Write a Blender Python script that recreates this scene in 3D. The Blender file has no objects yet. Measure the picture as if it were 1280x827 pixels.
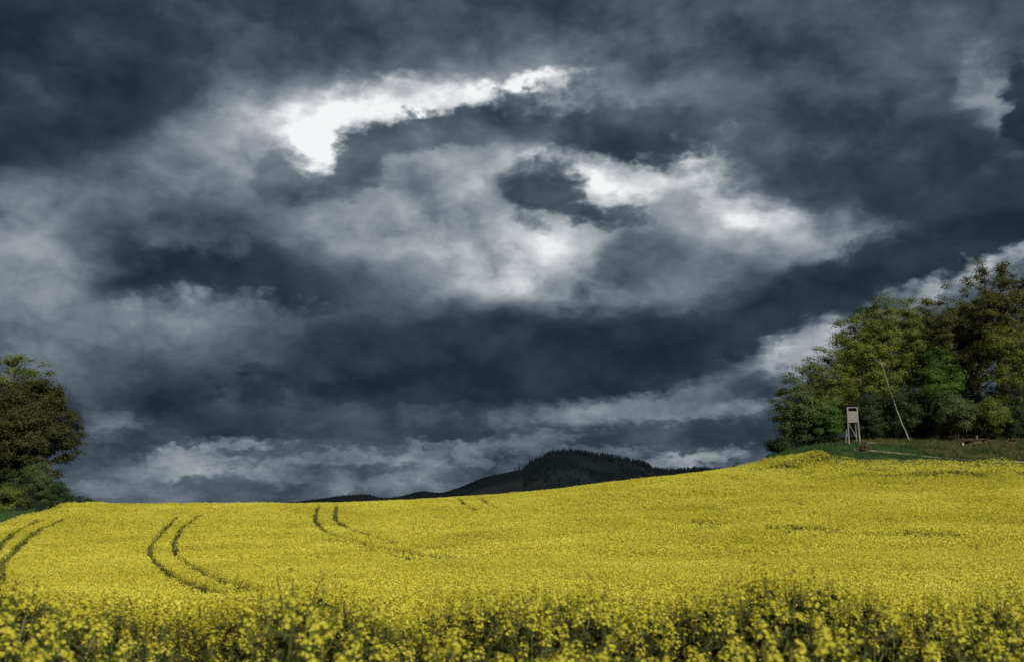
import bpy, math, random
import numpy as np

PI = math.pi
R = math.radians
rng = np.random.default_rng(7)
C = bpy.context.scene.collection
scene = bpy.context.scene

# ----------------------------------------------------------------- camera model
F = 1256.0                      # focal length in photo pixels (1280 wide)
EYE = 2.05
PITCH = math.atan((640 - 413.5) / F)
cp, sp = math.cos(PITCH), math.sin(PITCH)


def te(py):                     # tangent of elevation (z / y) for an image row
    v = (413.5 - py) / F
    return (sp + v * cp) / (cp - v * sp)


def uu(px, py=640):             # x / y for an image column
    v = (413.5 - py) / F
    return (px - 640) / F / (cp - v * sp)


def azel(px, py):
    x, y, z = uu(px, py), 1.0, te(py)
    n = math.sqrt(x * x + y * y + z * z)
    return math.degrees(math.atan2(x, y)), math.degrees(math.asin(z / n))


# ----------------------------------------------------------------- terrain
def pchip(x, y, xq):
    x, y, xq = np.asarray(x, float), np.asarray(y, float), np.asarray(xq, float)
    h = np.diff(x)
    d = np.diff(y) / h
    m = np.zeros_like(y)
    for i in range(1, len(x) - 1):
        if d[i - 1] * d[i] > 0:
            w1, w2 = 2 * h[i] + h[i - 1], h[i] + 2 * h[i - 1]
            m[i] = (w1 + w2) / (w1 / d[i - 1] + w2 / d[i])
    m[0], m[-1] = d[0], d[-1]
    xq = np.clip(xq, x[0], x[-1])
    k = np.clip(np.searchsorted(x, xq) - 1, 0, len(x) - 2)
    t = (xq - x[k]) / h[k]
    return ((1 + 2 * t) * (1 - t) ** 2 * y[k] + t * (1 - t) ** 2 * h[k] * m[k]
            + t * t * (3 - 2 * t) * y[k + 1] + t * t * (t - 1) * h[k] * m[k + 1])


CROP = 1.25
# column -> crop-covered knots (Y, row of the crop tops), then bare ground knots (Y, row)
COLS = [
    (-140, [(20, 748), (32, 736), (48, 722), (65, 708), (78, 692)], [(86, 676), (106, 650), (125, 646), (220, 648)]),
    (0, [(20, 748), (32, 735), (48, 718), (65, 697), (82, 668), (90, 655)], [(97, 650), (107, 641), (125, 640), (220, 648)]),
    (55, [(20, 748), (32, 734), (48, 716), (65, 694), (84, 662), (99, 640)], [(104, 642), (112, 638), (128, 640), (220, 655)]),
    (100, [(20, 748), (32, 733), (48, 714), (65, 692), (85, 661), (106, 628)], [(112, 641), (126, 655), (150, 665), (220, 690)]),
    (160, [(20, 748), (32, 732), (48, 712), (65, 690), (85, 662), (108, 630)], [(125, 645), (160, 680), (220, 700)]),
    (400, [(20, 748), (32, 730), (48, 708), (65, 685), (85, 657), (112, 629)], [(130, 645), (170, 690), (220, 705)]),
    (640, [(20, 748), (32, 728), (48, 704), (65, 679), (85, 649), (115, 616)], [(132, 630), (170, 680), (220, 700)]),
    (900, [(20, 748), (32, 726), (48, 700), (65, 670), (85, 636), (120, 588)], [(138, 606), (180, 640), (220, 660)]),
    (960, [(20, 748), (32, 725), (48, 699), (65, 667), (85, 631), (119, 576)], [(124, 574), (135, 574), (180, 590), (220, 600)]),
    (1050, [(20, 748), (32, 724), (48, 697), (65, 664), (85, 627), (114, 577)], [(116, 574), (119, 566), (126, 553.5), (150, 550), (220, 550)]),
    (1150, [(20, 748), (32, 723), (48, 694), (65, 661), (85, 625), (112, 580)], [(114, 580), (118, 570), (125, 555), (150, 545), (220, 535)]),
    (1280, [(20, 748), (32, 722), (48, 692), (65, 658), (85, 623), (110, 582)], [(112, 582), (116, 572), (123, 554), (150, 541), (220, 525)]),
    (1450, [(20, 748), (32, 722), (48, 692), (65, 658), (85, 623), (109, 583)], [(111, 583), (115, 573), (122, 555), (150, 541), (220, 525)]),
]
YD = np.arange(0, 220.01, 0.5)
UK, TAB, EDGE = [], [], []
for px, crop, bare in COLS:
    ys, zs = [0, 5, 10, 12.5, 15.5], [0, 0, -.02, -.28, -.70]
    for Y, py in crop:
        ys.append(Y); zs.append(EYE + Y * te(py) - CROP)
    for Y, py in bare:
        ys.append(Y); zs.append(EYE + Y * te(py))
    UK.append(uu(px)); TAB.append(pchip(ys, zs, YD))
    EDGE.append(crop[-1][0] + 1.0)
UK, TAB, EDGE = np.array(UK), np.array(TAB), np.array(EDGE)
for i in range(len(COLS)):
    if 160 <= COLS[i][0] <= 640:
        EDGE[i] += 7
UD = np.arange(UK[0], UK[-1], 0.005)
GRID = np.zeros((len(UD), len(YD)))
for j in range(len(YD)):
    GRID[:, j] = pchip(UK, TAB[:, j], UD)


def sstep(a, b, x):
    t = np.clip((x - a) / (b - a), 0, 1)
    return t * t * (3 - 2 * t)


def vnoise(x, y, s, seed=0):    # smooth value noise, -1..1
    x, y = np.asarray(x) / s, np.asarray(y) / s
    xi, yi = np.floor(x).astype(np.int64), np.floor(y).astype(np.int64)
    fx, fy = x - xi, y - yi
    fx, fy = fx * fx * (3 - 2 * fx), fy * fy * (3 - 2 * fy)

    def h(a, b):
        n = (a * 374761393 + b * 668265263 + seed * 1442695041) & 0xFFFFFFFF
        n = ((n ^ (n >> 13)) * 1274126177) & 0xFFFFFFFF
        return ((n ^ (n >> 16)) & 0xFFFF) / 32767.5 - 1
    return ((h(xi, yi) * (1 - fx) + h(xi + 1, yi) * fx) * (1 - fy)
            + (h(xi, yi + 1) * (1 - fx) + h(xi + 1, yi + 1) * fx) * fy)


def H(x, y):
    x, y = np.asarray(x, float), np.asarray(y, float)
    u = np.clip(x / np.maximum(y, 14), UD[0], UD[-1] - 1e-6)
    yy = np.clip(y, 0, 219.99)
    a = (u - UD[0]) / 0.005
    i = np.clip(a.astype(int), 0, len(UD) - 2); a = np.clip(a - i, 0, 1)
    b = yy / 0.5
    j = b.astype(int); b = b - j
    z = (GRID[i, j] * (1 - a) + GRID[i + 1, j] * a) * (1 - b) + (GRID[i, j + 1] * (1 - a) + GRID[i + 1, j + 1] * a) * b
    far = sstep(200, 700, np.hypot(np.maximum(np.abs(x) - 100, 0), y))
    return z * (1 - far) - 32 * far


def H1(x, y):
    return float(H(np.array([x]), np.array([y]))[0])


def edge_at(u):
    return pchip(UK, EDGE, u)


def at(px, py, up=0.7):         # the point of the slope seen at a photo pixel, UP metres above the soil
    u, t = uu(px, py), te(py)
    Y = np.arange(12, 140, 0.1)
    d = EYE + Y * t - (H(u * Y, Y) + up)
    k = np.where(d < 0)[0]
    y = Y[k[0]] if len(k) else Y[np.argmin(d)]
    return u * y, y


# ----------------------------------------------------------------- mesh helpers
def link_mesh(name, verts, faces_flat, nper, mats, parent=None, mat_idx=None, smooth=False):
    """verts (n,3); faces_flat: list of (index array (m,k)) blocks."""
    me = bpy.data.meshes.new(name)
    blocks = [np.asarray(b, np.int64) for b in faces_flat if len(b)]
    loops = np.concatenate([b.ravel() for b in blocks]).astype(np.int32)
    sizes = np.concatenate([np.full(len(b), b.shape[1], np.int32) for b in blocks])
    starts = np.concatenate([[0], np.cumsum(sizes)[:-1]]).astype(np.int32)
    me.vertices.add(len(verts)); me.vertices.foreach_set('co', np.asarray(verts, np.float32).ravel())
    me.loops.add(len(loops)); me.loops.foreach_set('vertex_index', loops)
    me.polygons.add(len(sizes)); me.polygons.foreach_set('loop_start', starts)
    if not isinstance(mats, (list, tuple)):
        mats = [mats]
    for m in mats:
        me.materials.append(m)
    if mat_idx is not None:
        me.polygons.foreach_set('material_index', np.asarray(mat_idx, np.int32))
    me.polygons.foreach_set('use_smooth', np.full(len(sizes), smooth, bool))
    me.update(calc_edges=True)
    o = bpy.data.objects.new(name, me); C.objects.link(o)
    if parent is not None:
        o.parent = parent
    return o


class MB:                        # collects pieces that become ONE mesh
    def __init__(s):
        s.v, s.f, s.n, s.mi = [], {}, 0, {}

    def add(s, v, f, mi=0):
        v = np.asarray(v, float); f = np.asarray(f, np.int64)
        if not len(v):
            return
        k = f.shape[1]
        s.f.setdefault(k, []).append(f + s.n); s.mi.setdefault(k, []).append(np.full(len(f), mi))
        s.v.append(v); s.n += len(v)

    def tube(s, pts, rad, sides=5, mi=0):
        pts = np.asarray(pts, float); n = len(pts)
        rad = np.broadcast_to(rad, (n,))
        tan = np.gradient(pts, axis=0); tan /= np.linalg.norm(tan, axis=1)[:, None] + 1e-9
        ref = np.array([0.31, 0.95, 0.05]) if abs(tan[0][2]) > .6 else np.array([0, 0, 1.])
        a = np.cross(tan, ref); a /= np.linalg.norm(a, axis=1)[:, None] + 1e-9
        b = np.cross(tan, a)
        th = np.arange(sides) * 2 * PI / sides
        v = pts[:, None] + rad[:, None, None] * (np.cos(th)[None, :, None] * a[:, None] + np.sin(th)[None, :, None] * b[:, None])
        i = np.arange(n - 1)[:, None] * sides; j = np.arange(sides)[None]; k = (j + 1) % sides
        f = np.stack([i + j, i + k, i + k + sides, i + j + sides], -1).reshape(-1, 4)
        s.add(v.reshape(-1, 3), f, mi)

    def box(s, c, d, rot=None, mi=0):
        q = np.array([[x, y, z] for x in (-.5, .5) for y in (-.5, .5) for z in (-.5, .5)]) * np.asarray(d)
        if rot is not None:
            q = q @ rot.T
        s.add(q + np.asarray(c), [[0, 1, 3, 2], [4, 6, 7, 5], [0, 4, 5, 1], [2, 3, 7, 6], [0, 2, 6, 4], [1, 5, 7, 3]], mi)

    def beam(s, p, q, w, d, mi=0):     # square timber from p to q
        p, q = np.asarray(p, float), np.asarray(q, float)
        L = np.linalg.norm(q - p); z = (q - p) / L
        x = np.cross([0, 1, 0], z); x /= np.linalg.norm(x); y = np.cross(z, x)
        s.box((p + q) / 2, (w, d, L), np.stack([x, y, z], 1), mi)

    def leaves(s, c, L, W, mi=0, flat=0.0, r=rng, kite=True, face=None):   # small leaf faces, random turn
        n = len(c)
        if n == 0:
            return
        a = r.normal(size=(n, 3)); a[:, 2] *= (1 - flat)
        if face is not None:      # leaves turn towards the light outside the crown
            a -= face * (a * face).sum(1)[:, None] * .75
        a /= np.linalg.norm(a, axis=1)[:, None]
        t = r.normal(size=(n, 3)); t[:, 2] *= (1 - flat)
        if face is not None:
            t -= face * (t * face).sum(1)[:, None] * .75
        b = t - (t * a).sum(1)[:, None] * a; b /= np.linalg.norm(b, axis=1)[:, None] + 1e-9
        L = np.broadcast_to(L, (n,))[:, None]; W = np.broadcast_to(W, (n,))[:, None]
        if kite:
            v = np.stack([c - a * L / 2, c + b * W / 2 + a * L * .05, c + a * L / 2, c - b * W / 2 + a * L * .05], 1)
            f = np.arange(n * 4).reshape(n, 4)
        else:
            v = np.stack([c - a * L / 2 - b * W / 2, c - a * L / 2 + b * W / 2, c + a * L / 2], 1)
            f = np.arange(n * 3).reshape(n, 3)
        s.add(v.reshape(-1, 3), f, mi)

    def build(s, name, mats, parent=None, smooth=False):
        blocks, mi = [], []
        for k in s.f:
            blocks.append(np.concatenate(s.f[k])); mi.append(np.concatenate(s.mi[k]))
        return link_mesh(name, np.concatenate(s.v), blocks, None, mats, parent, np.concatenate(mi), smooth)


def tag(o, label=None, cat=None, group=None, kind=None):
    if label: o['label'] = label
    if cat: o['category'] = cat
    if group: o['group'] = group
    if kind: o['kind'] = kind
    return o


def empty(name, loc, label, cat, group=None):
    o = bpy.data.objects.new(name, None); C.objects.link(o)
    o.location = loc; o.empty_display_size = 0.2
    return tag(o, label, cat, group)


# ----------------------------------------------------------------- materials
def lin(r, g, b):
    f = lambda c: ((c / 255 + .055) / 1.055) ** 2.4 if c > 10 else c / 255 / 12.92
    return (f(r), f(g), f(b), 1)


def mat_var(name, cols, scale=1.0, rough=.8, transl=0.0, island=0.35, detail=4, bump=0, spec=.25, stretch=(1, 1, 1)):
    """Colour varied by an object-space noise and, face by face, by a random per leaf."""
    m = bpy.data.materials.new(name); m.use_nodes = True
    nt = m.node_tree; N, L = nt.nodes, nt.links
    N.clear()
    out = N.new('ShaderNodeOutputMaterial')
    tc = N.new('ShaderNodeTexCoord')
    mp = N.new('ShaderNodeMapping'); mp.inputs['Scale'].default_value = stretch
    L.new(tc.outputs['Object'], mp.inputs[0])
    no = N.new('ShaderNodeTexNoise'); no.inputs['Scale'].default_value = scale; no.inputs['Detail'].default_value = detail
    no.inputs['Roughness'].default_value = .6
    L.new(mp.outputs[0], no.inputs['Vector'])
    fac = no.outputs['Fac']
    mr = N.new('ShaderNodeMapRange'); mr.inputs[1].default_value = .3; mr.inputs[2].default_value = .7
    L.new(fac, mr.inputs[0]); fac = mr.outputs[0]
    if island:
        ge = N.new('ShaderNodeNewGeometry')
        mx = N.new('ShaderNodeMix'); mx.inputs[0].default_value = island
        L.new(fac, mx.inputs[2]); L.new(ge.outputs['Random Per Island'], mx.inputs[3]); fac = mx.outputs[0]
    rp = N.new('ShaderNodeValToRGB'); el = rp.color_ramp.elements
    while len(el) < len(cols): el.new(.5)
    for i, c in enumerate(cols):
        el[i].position = .12 + .76 * i / max(1, len(cols) - 1); el[i].color = (*c[:3], 1)
    L.new(fac, rp.inputs[0])
    p = N.new('ShaderNodeBsdfPrincipled'); p.inputs['Roughness'].default_value = rough
    p.inputs['Specular IOR Level'].default_value = spec
    L.new(rp.outputs[0], p.inputs['Base Color'])
    if bump:
        bp = N.new('ShaderNodeBump'); bp.inputs['Strength'].default_value = bump; bp.inputs['Distance'].default_value = .05
        L.new(no.outputs['Fac'], bp.inputs['Height']); L.new(bp.outputs[0], p.inputs['Normal'])
    sh = p.outputs[0]
    if transl:
        t = N.new('ShaderNodeBsdfTranslucent'); L.new(rp.outputs[0], t.inputs[0])
        ms = N.new('ShaderNodeMixShader'); ms.inputs[0].default_value = transl
        L.new(sh, ms.inputs[1]); L.new(t.outputs[0], ms.inputs[2]); sh = ms.outputs[0]
    L.new(sh, out.inputs[0])
    return m


M = {}
M['petal'] = mat_var('rapeseed petals', [(.55, .495, .05), (.685, .62, .064), (.79, .735, .11)], .12, .6, .4, .22)
M['crop_green'] = mat_var('rapeseed stems', [(.06, .07, .014), (.11, .11, .02), (.19, .17, .03)], .3, .7, .15, .5)
M['plant_leaf'] = mat_var('rapeseed leaves', [(.034, .042, .011), (.055, .064, .015), (.085, .09, .022)], 3, .55, .2, .5)
M['plant_stem'] = mat_var('rapeseed stalks', [(.06, .072, .018), (.10, .11, .025)], 6, .6, 0, .4)
M['bark'] = mat_var('grey brown bark', [(.03, .025, .018), (.055, .047, .036), (.09, .08, .065)], 3, .9, 0, 0, 6, .6, stretch=(1, 1, .25))
M['bark_dark'] = mat_var('dark bark', [(.015, .013, .010), (.03, .026, .02)], 3, .9, 0, 0, 6, .6, stretch=(1, 1, .25))
M['birch'] = mat_var('birch bark', [(.16, .15, .13), (.30, .285, .26), (.38, .36, .33)], 2.5, .8, 0, 0, 6, .3, stretch=(1, 1, 2.5))
def leafmat(n, a, b, c): return mat_var(n, [a, b, c], .45, .65, .35, .3)
M['olive'] = leafmat('olive spring leaves', (0.082, 0.107, 0.018), (0.123, 0.149, 0.029), (0.193, 0.213, 0.043))
M['left_leaf'] = leafmat('dark olive brown leaves', (.032, .036, .009), (.05, .052, .013), (.08, .078, .02))
M['brown'] = leafmat('brownish young oak leaves', (0.057, 0.058, 0.012), (0.081, 0.080, 0.017), (0.123, 0.116, 0.025))
M['green'] = leafmat('fresh green leaves', (0.043, 0.085, 0.014), (0.072, 0.130, 0.021), (0.125, 0.203, 0.033))
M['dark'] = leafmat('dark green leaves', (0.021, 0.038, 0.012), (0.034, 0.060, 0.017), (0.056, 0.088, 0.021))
M['grey'] = leafmat('grey green leaves', (0.056, 0.079, 0.027), (0.087, 0.118, 0.039), (0.133, 0.169, 0.059))
M['gold'] = leafmat('yellow green leaves', (0.089, 0.107, 0.016), (0.138, 0.166, 0.025), (0.221, 0.244, 0.038))
M['grass'] = mat_var('verge grass', [(.025, .06, .016), (.04, .085, .02), (.06, .11, .03)], .8, .7, .2, .4)
M['dry'] = mat_var('dry bank grass', [(.035, .055, .015), (.065, .085, .024), (.12, .12, .04), (.085, .068, .032)], .3, .85, .2, .3)
M['wood'] = mat_var('weathered boards', [(.13, .12, .11), (.20, .185, .17), (.27, .25, .23)], 2.2, .85, 0, 0, 8, .4, stretch=(.6, .6, 7))
M['wood_dark'] = mat_var('dark roofing felt', [(.012, .012, .013), (.03, .029, .028)], 4, .9, 0, 0, 6, .3)
M['post'] = mat_var('debarked poles', [(.15, .14, .125), (.27, .25, .225)], 4, .85, 0, 0, 6, .3, stretch=(1, 1, .2))
M['inside'] = mat_var('dark inner boards', [(.02, .017, .014), (.035, .03, .025)], 4, .9, 0, 0)  # much darker than the outer boards
M['log'] = mat_var('pale weathered log', [(.09, .08, .065), (.17, .15, .125)], 5, .9, 0, 0)
M['cut'] = mat_var('fresh cut wood', [(.30, .26, .20), (.42, .37, .30)], 8, .8, 0, 0)
M['twigs'] = mat_var('brown brushwood', [(.05, .035, .022), (.10, .07, .045), (.16, .12, .08)], 2, .9, 0, .6)
M['track'] = mat_var('worn earth track', [(.14, .12, .07), (.20, .175, .105), (.10, .11, .05)], 1.2, .95, 0, 0, 6, .3)
M['conifer'] = mat_var('far conifers', [(.005, .008, .010), (.008, .012, .014), (.012, .016, .0165)], .004, .95, 0, .5, spec=0)  # cloud shade over the far hill is put into this near-black colour
M['hill'] = mat_var('far hillside', [(.006, .009, .0115), (.009, .013, .0155), (.019, .022, .022)], .006, .95, 0, 0, 6, spec=0)  # darkened in the colour itself to stand for the cloud shade


def ground_mat():
    m = bpy.data.materials.new('soil and turf'); m.use_nodes = True
    nt = m.node_tree; N, L = nt.nodes, nt.links
    p = N['Principled BSDF']; p.inputs['Roughness'].default_value = .95; p.inputs['Specular IOR Level'].default_value = .1
    at_ = N.new('ShaderNodeAttribute'); at_.attribute_name = 'verge'
    tc = N.new('ShaderNodeTexCoord')
    no = N.new('ShaderNodeTexNoise'); no.inputs['Scale'].default_value = .7; no.inputs['Detail'].default_value = 8
    n2 = N.new('ShaderNodeTexNoise'); n2.inputs['Scale'].default_value = .12; n2.inputs['Detail'].default_value = 6
    L.new(tc.outputs['Object'], no.inputs['Vector']); L.new(tc.outputs['Object'], n2.inputs['Vector'])
    def ramp(cols, src):
        r = N.new('ShaderNodeValToRGB'); e = r.color_ramp.elements
        while len(e) < len(cols): e.new(.5)
        for i, c in enumerate(cols):
            e[i].position = .3 + .4 * i / (len(cols) - 1); e[i].color = (*c, 1)
        L.new(src, r.inputs[0]); return r.outputs[0]
    soil = ramp([(.022, .028, .010), (.045, .04, .022), (.03, .04, .012)], no.outputs['Fac'])
    turf = ramp([(.025, .05, .014), (.05, .07, .02), (.08, .075, .03)], n2.outputs['Fac'])
    mx = N.new('ShaderNodeMix'); mx.data_type = 'RGBA'
    L.new(at_.outputs['Fac'], mx.inputs[0]); L.new(soil, mx.inputs[6]); L.new(turf, mx.inputs[7])
    L.new(mx.outputs[2], p.inputs['Base Color'])
    b = N.new('ShaderNodeBump'); b.inputs['Strength'].default_value = .6; b.inputs['Distance'].default_value = .1
    L.new(no.outputs['Fac'], b.inputs['Height']); L.new(b.outputs[0], p.inputs['Normal'])
    return m


# ----------------------------------------------------------------- ground sheet
def axis(lo, hi, fine_lo, fine_hi, step, grow):
    a = list(np.arange(fine_lo, fine_hi + 1e-6, step))
    s = step
    while a[-1] < hi:
        s *= grow; a.append(a[-1] + s)
    s = step; b = []
    x = fine_lo
    while x > lo:
        s *= grow; x -= s; b.append(x)
    return np.array(b[::-1] + a)


xs = axis(-7000, 7000, -75, 90, .8, 1.18)
ys = axis(-600, 8000, 0, 160, .8, 1.16)
X, Y = np.meshgrid(xs, ys, indexing='ij')
Z = H(X, Y)
nx, ny = X.shape
idx = np.arange(nx * ny).reshape(nx, ny)
f = np.stack([idx[:-1, :-1], idx[1:, :-1], idx[1:, 1:], idx[:-1, 1:]], -1).reshape(-1, 4)
ground = link_mesh('ground', np.stack([X, Y, Z], -1).reshape(-1, 3), [f], 4, ground_mat(), smooth=True)
tag(ground, kind='structure')
va = ground.data.attributes.new('verge', 'FLOAT', 'POINT')
vg = sstep(-.5, .8, (Y - edge_at(np.clip(X / np.maximum(Y, 1), UK[0], UK[-1])))).ravel()
va.data.foreach_set('value', vg.astype(np.float32))

# ----------------------------------------------------------------- tramlines of the tractor
RUTS_PX = [
    [(222, 652), (205, 668), (193, 681), (187, 693), (186, 701), (195, 717), (215, 734), (242, 747), (269, 758), (285, 766)],
    [(249, 650), (225, 667), (217, 684), (218, 701), (232, 716), (255, 729), (272, 738), (300, 750), (325, 757)],
    [(80, 653), (50, 669), (27, 687), (7, 707), (-3, 722), (-10, 745)],
    [(50, 656), (20, 672), (0, 689), (-20, 712)],
    [(401, 634), (394, 650), (394, 659), (403, 669), (427, 680), (478, 694), (533, 702), (600, 710)],
    [(421, 636), (418, 657), (431, 665), (459, 678), (501, 690), (570, 700), (640, 706)],
    [(572, 624), (575, 630), (583, 638), (596, 644)],
    [(596, 622), (602, 629), (612, 636), (628, 642)],
]
RUTS = [np.array([at(px, py) for px, py in r]) for r in RUTS_PX]
BANDS_PX = [   # sparse strips that run across the view
    ([(880, 656), (960, 660), (1050, 665), (1142, 668), (1254, 675), (1330, 678)], 3.0),
    ([(930, 586), (1053, 591), (1090, 592), (1165, 593), (1270, 594), (1330, 595)], 3.2),
    ([(1120, 604), (1180, 605)], 2.4),
    ([(820, 648), (900, 655), (1000, 657)], 1.8),
    ([(420, 678), (478, 693), (533, 702), (640, 710), (740, 714)], 1.2),
    ([(470, 686), (560, 699), (660, 705)], .7),
    ([(0, 735), (25, 728), (45, 722)], 2.0),
]
BANDS = [(np.array([at(px, py, 1.1) for px, py in b]), w) for b, w in BANDS_PX]


def dist_poly(x, y, P):
    d = np.full(len(x), 1e9)
    for (ax, ay), (bx, by) in zip(P[:-1], P[1:]):
        vx, vy = bx - ax, by - ay
        t = np.clip(((x - ax) * vx + (y - ay) * vy) / (vx * vx + vy * vy + 1e-9), 0, 1)
        d = np.minimum(d, np.hypot(x - ax - t * vx, y - ay - t * vy))
    return d


def rut_keep(x, y):
    d = np.full(len(x), 1e9)
    for i, P in enumerate(RUTS):
        d = np.minimum(d, dist_poly(x, y, P) - (.14 if i in (2, 3) else 0))
    keep = d > .27 + .07 * vnoise(x, y, .8, 3) + .10 * (1 - sstep(38, 58, y)) + (.24 + .16 * vnoise(x, y, 1.1, 8)) * (1 - sstep(24, 44, y))
    for P, w in BANDS:
        b = dist_poly(x, y, P)
        g = (vnoise(x, y, 2.6, 5) + .5 * vnoise(x, y, .9, 6)) > -.1
        keep &= ~((b < w * .8) & g & (rng.random(len(x)) < .95 * np.sqrt(np.clip(1 - b / (w * .8), 0, 1))))
    return keep


# foreground crop height by photo column: taller where the photo's near plants stand up
FG = ([-100, 40, 110, 190, 250, 310, 370, 430, 500, 560, 680, 800, 950, 1050, 1180, 1300, 1400],
      [1.04, 1.12, 1.03, .86, .82, .97, 1.2, 1.08, .80, 1.02, 1.08, .98, 1.12, 1.08, .98, 1.06, 1.04])


def crop_scale(x, y):
    s = np.interp(x / np.maximum(y, 3) * F * 1.03 + 640, *FG)
    s = s * (1 + .09 * vnoise(x, y, .9, 51) + .05 * vnoise(x, y, .4, 52))
    w = 1 - sstep(10.5, 12.5, y)
    return s * w + (1 - w)


def scatter(y0, y1, dens, half=.58, pad=.6):
    n = int(dens * half * (y1 * y1 - y0 * y0) + dens * 2 * pad * (y1 - y0))
    y = np.sqrt(rng.random(n) * (y1 * y1 - y0 * y0) + y0 * y0)
    x = (rng.random(n) * 2 - 1) * (half * y + pad)
    e = edge_at(np.clip(x / y, UK[0], UK[-1]))
    k = (y < e + .5 * vnoise(x, y, 2, 9)) & rut_keep(x, y)
    return x[k], y[k]


# ----------------------------------------------------------------- one rapeseed plant
def rape_arrays(seed, heads, florets, cross=False, bare=0.0):
    """Returns (stalk MB, leaf MB, flower MB) of a branched plant about 1.25 m tall."""
    r = np.random.default_rng(seed)
    st, lf, fl = MB(), MB(), MB()
    h = 1.02
    lean = r.normal(0, .05, 2)
    main = np.array([[lean[0] * t * t, lean[1] * t * t, h * t] for t in np.linspace(0, 1, 5)])
    st.tube(main, np.linspace(.011, .005, 5), 4)
    tips = []
    for k in range(heads):
        if k == 0:
            b0 = main[-1]; d = np.array([0, 0, .2]); tip = b0 + d
        else:
            t = r.uniform(.5, .95); b0 = np.array([lean[0] * t * t, lean[1] * t * t, h * t])
            az = k * 2.4 + r.uniform(-.4, .4); out = r.uniform(.10, .27)
            tip = b0 + np.array([math.cos(az) * out, math.sin(az) * out, r.uniform(.18, .36)])
            tip[2] = min(tip[2], 1.27) - r.exponential(.05)
        mid = (b0 + tip) / 2 + np.array([tip[0] - b0[0], tip[1] - b0[1], -.1]) * .18
        st.tube([b0, mid, tip], [.005, .004, .003], 3)
        tips.append(tip)
        # pods and pedicels under the flower head
        n = 7
        hh = r.uniform(.02, .10, n)
        az = r.random(n) * 2 * PI
        c = tip - np.array([0, 0, 1]) * (hh + .04)[:, None] + np.stack([np.cos(az), np.sin(az), np.full(n, .5)], 1) * .025
        st.leaves(c, .06, .005, 0, r=r)
        # florets: a short dome-topped spike
        n = florets if r.random() > bare else 2
        q = r.random(n)
        rad = .036 * np.sqrt(1 - (q * .9) ** 2) * r.uniform(.75, 1.1, n)
        az = np.arange(n) * 2.4 + r.random(n)
        cen = tip + np.stack([np.cos(az) * rad, np.sin(az) * rad, (q - .45) * (.09 if cross else .105)], 1)
        nor = np.stack([np.cos(az), np.sin(az), .5 + 1.2 * q], 1); nor /= np.linalg.norm(nor, axis=1)[:, None]
        t1 = np.cross(nor, np.array([.2, .1, 1.])); t1 /= np.linalg.norm(t1, axis=1)[:, None]; t2 = np.cross(nor, t1)
        s = r.uniform(.009, .0125, n)
        for p in range(2 if cross else 4):
            w = r.random() * 2 * PI if p == 0 else w + PI / (1 if cross else 2)
            dd = t1 * math.cos(w) + t2 * math.sin(w); ee = np.cross(nor, dd)
            if cross:
                v = np.stack([cen - dd * s[:, None], cen + ee * s[:, None] * 1.1, cen + dd * s[:, None], cen - ee * s[:, None] * 1.1], 1)
            else:
                tipv = cen + dd * s[:, None] * 1.15 + nor * .003
                v = np.stack([cen, cen + dd * s[:, None] * .7 + ee * s[:, None] * .55 + nor * .004, tipv, cen + dd * s[:, None] * .7 - ee * s[:, None] * .55 + nor * .004], 1)
            fl.add(v.reshape(-1, 3), np.arange(n * 4).reshape(n, 4))
        # green buds on top
        st.leaves(tip + r.normal(0, .008, (6, 3)) + np.array([0, 0, .05]), .014, .009, 0, r=r)
    n = 34
    t = r.uniform(.12, 1.05, n); az = np.arange(n) * 2.4
    for k in range(n):
        b = np.array([lean[0] * t[k] ** 2, lean[1] * t[k] ** 2, h * t[k]])
        L_ = .24 * (1.15 - t[k]) + .06; W_ = L_ * .34
        o = np.array([math.cos(az[k]), math.sin(az[k]), 0]); sd = np.array([-o[1], o[0], 0])
        p1 = b + o * L_ * .45 + np.array([0, 0, L_ * .25]); p2 = b + o * L_ + np.array([0, 0, L_ * .05 - .06 * r.random()])
        lf.add([b, p1 + sd * W_ / 2, p2, p1 - sd * W_ / 2], [[0, 1, 2], [0, 2, 3]])
    return st, lf, fl


NEAR0, NEAR1 = 4.2, 0
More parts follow.
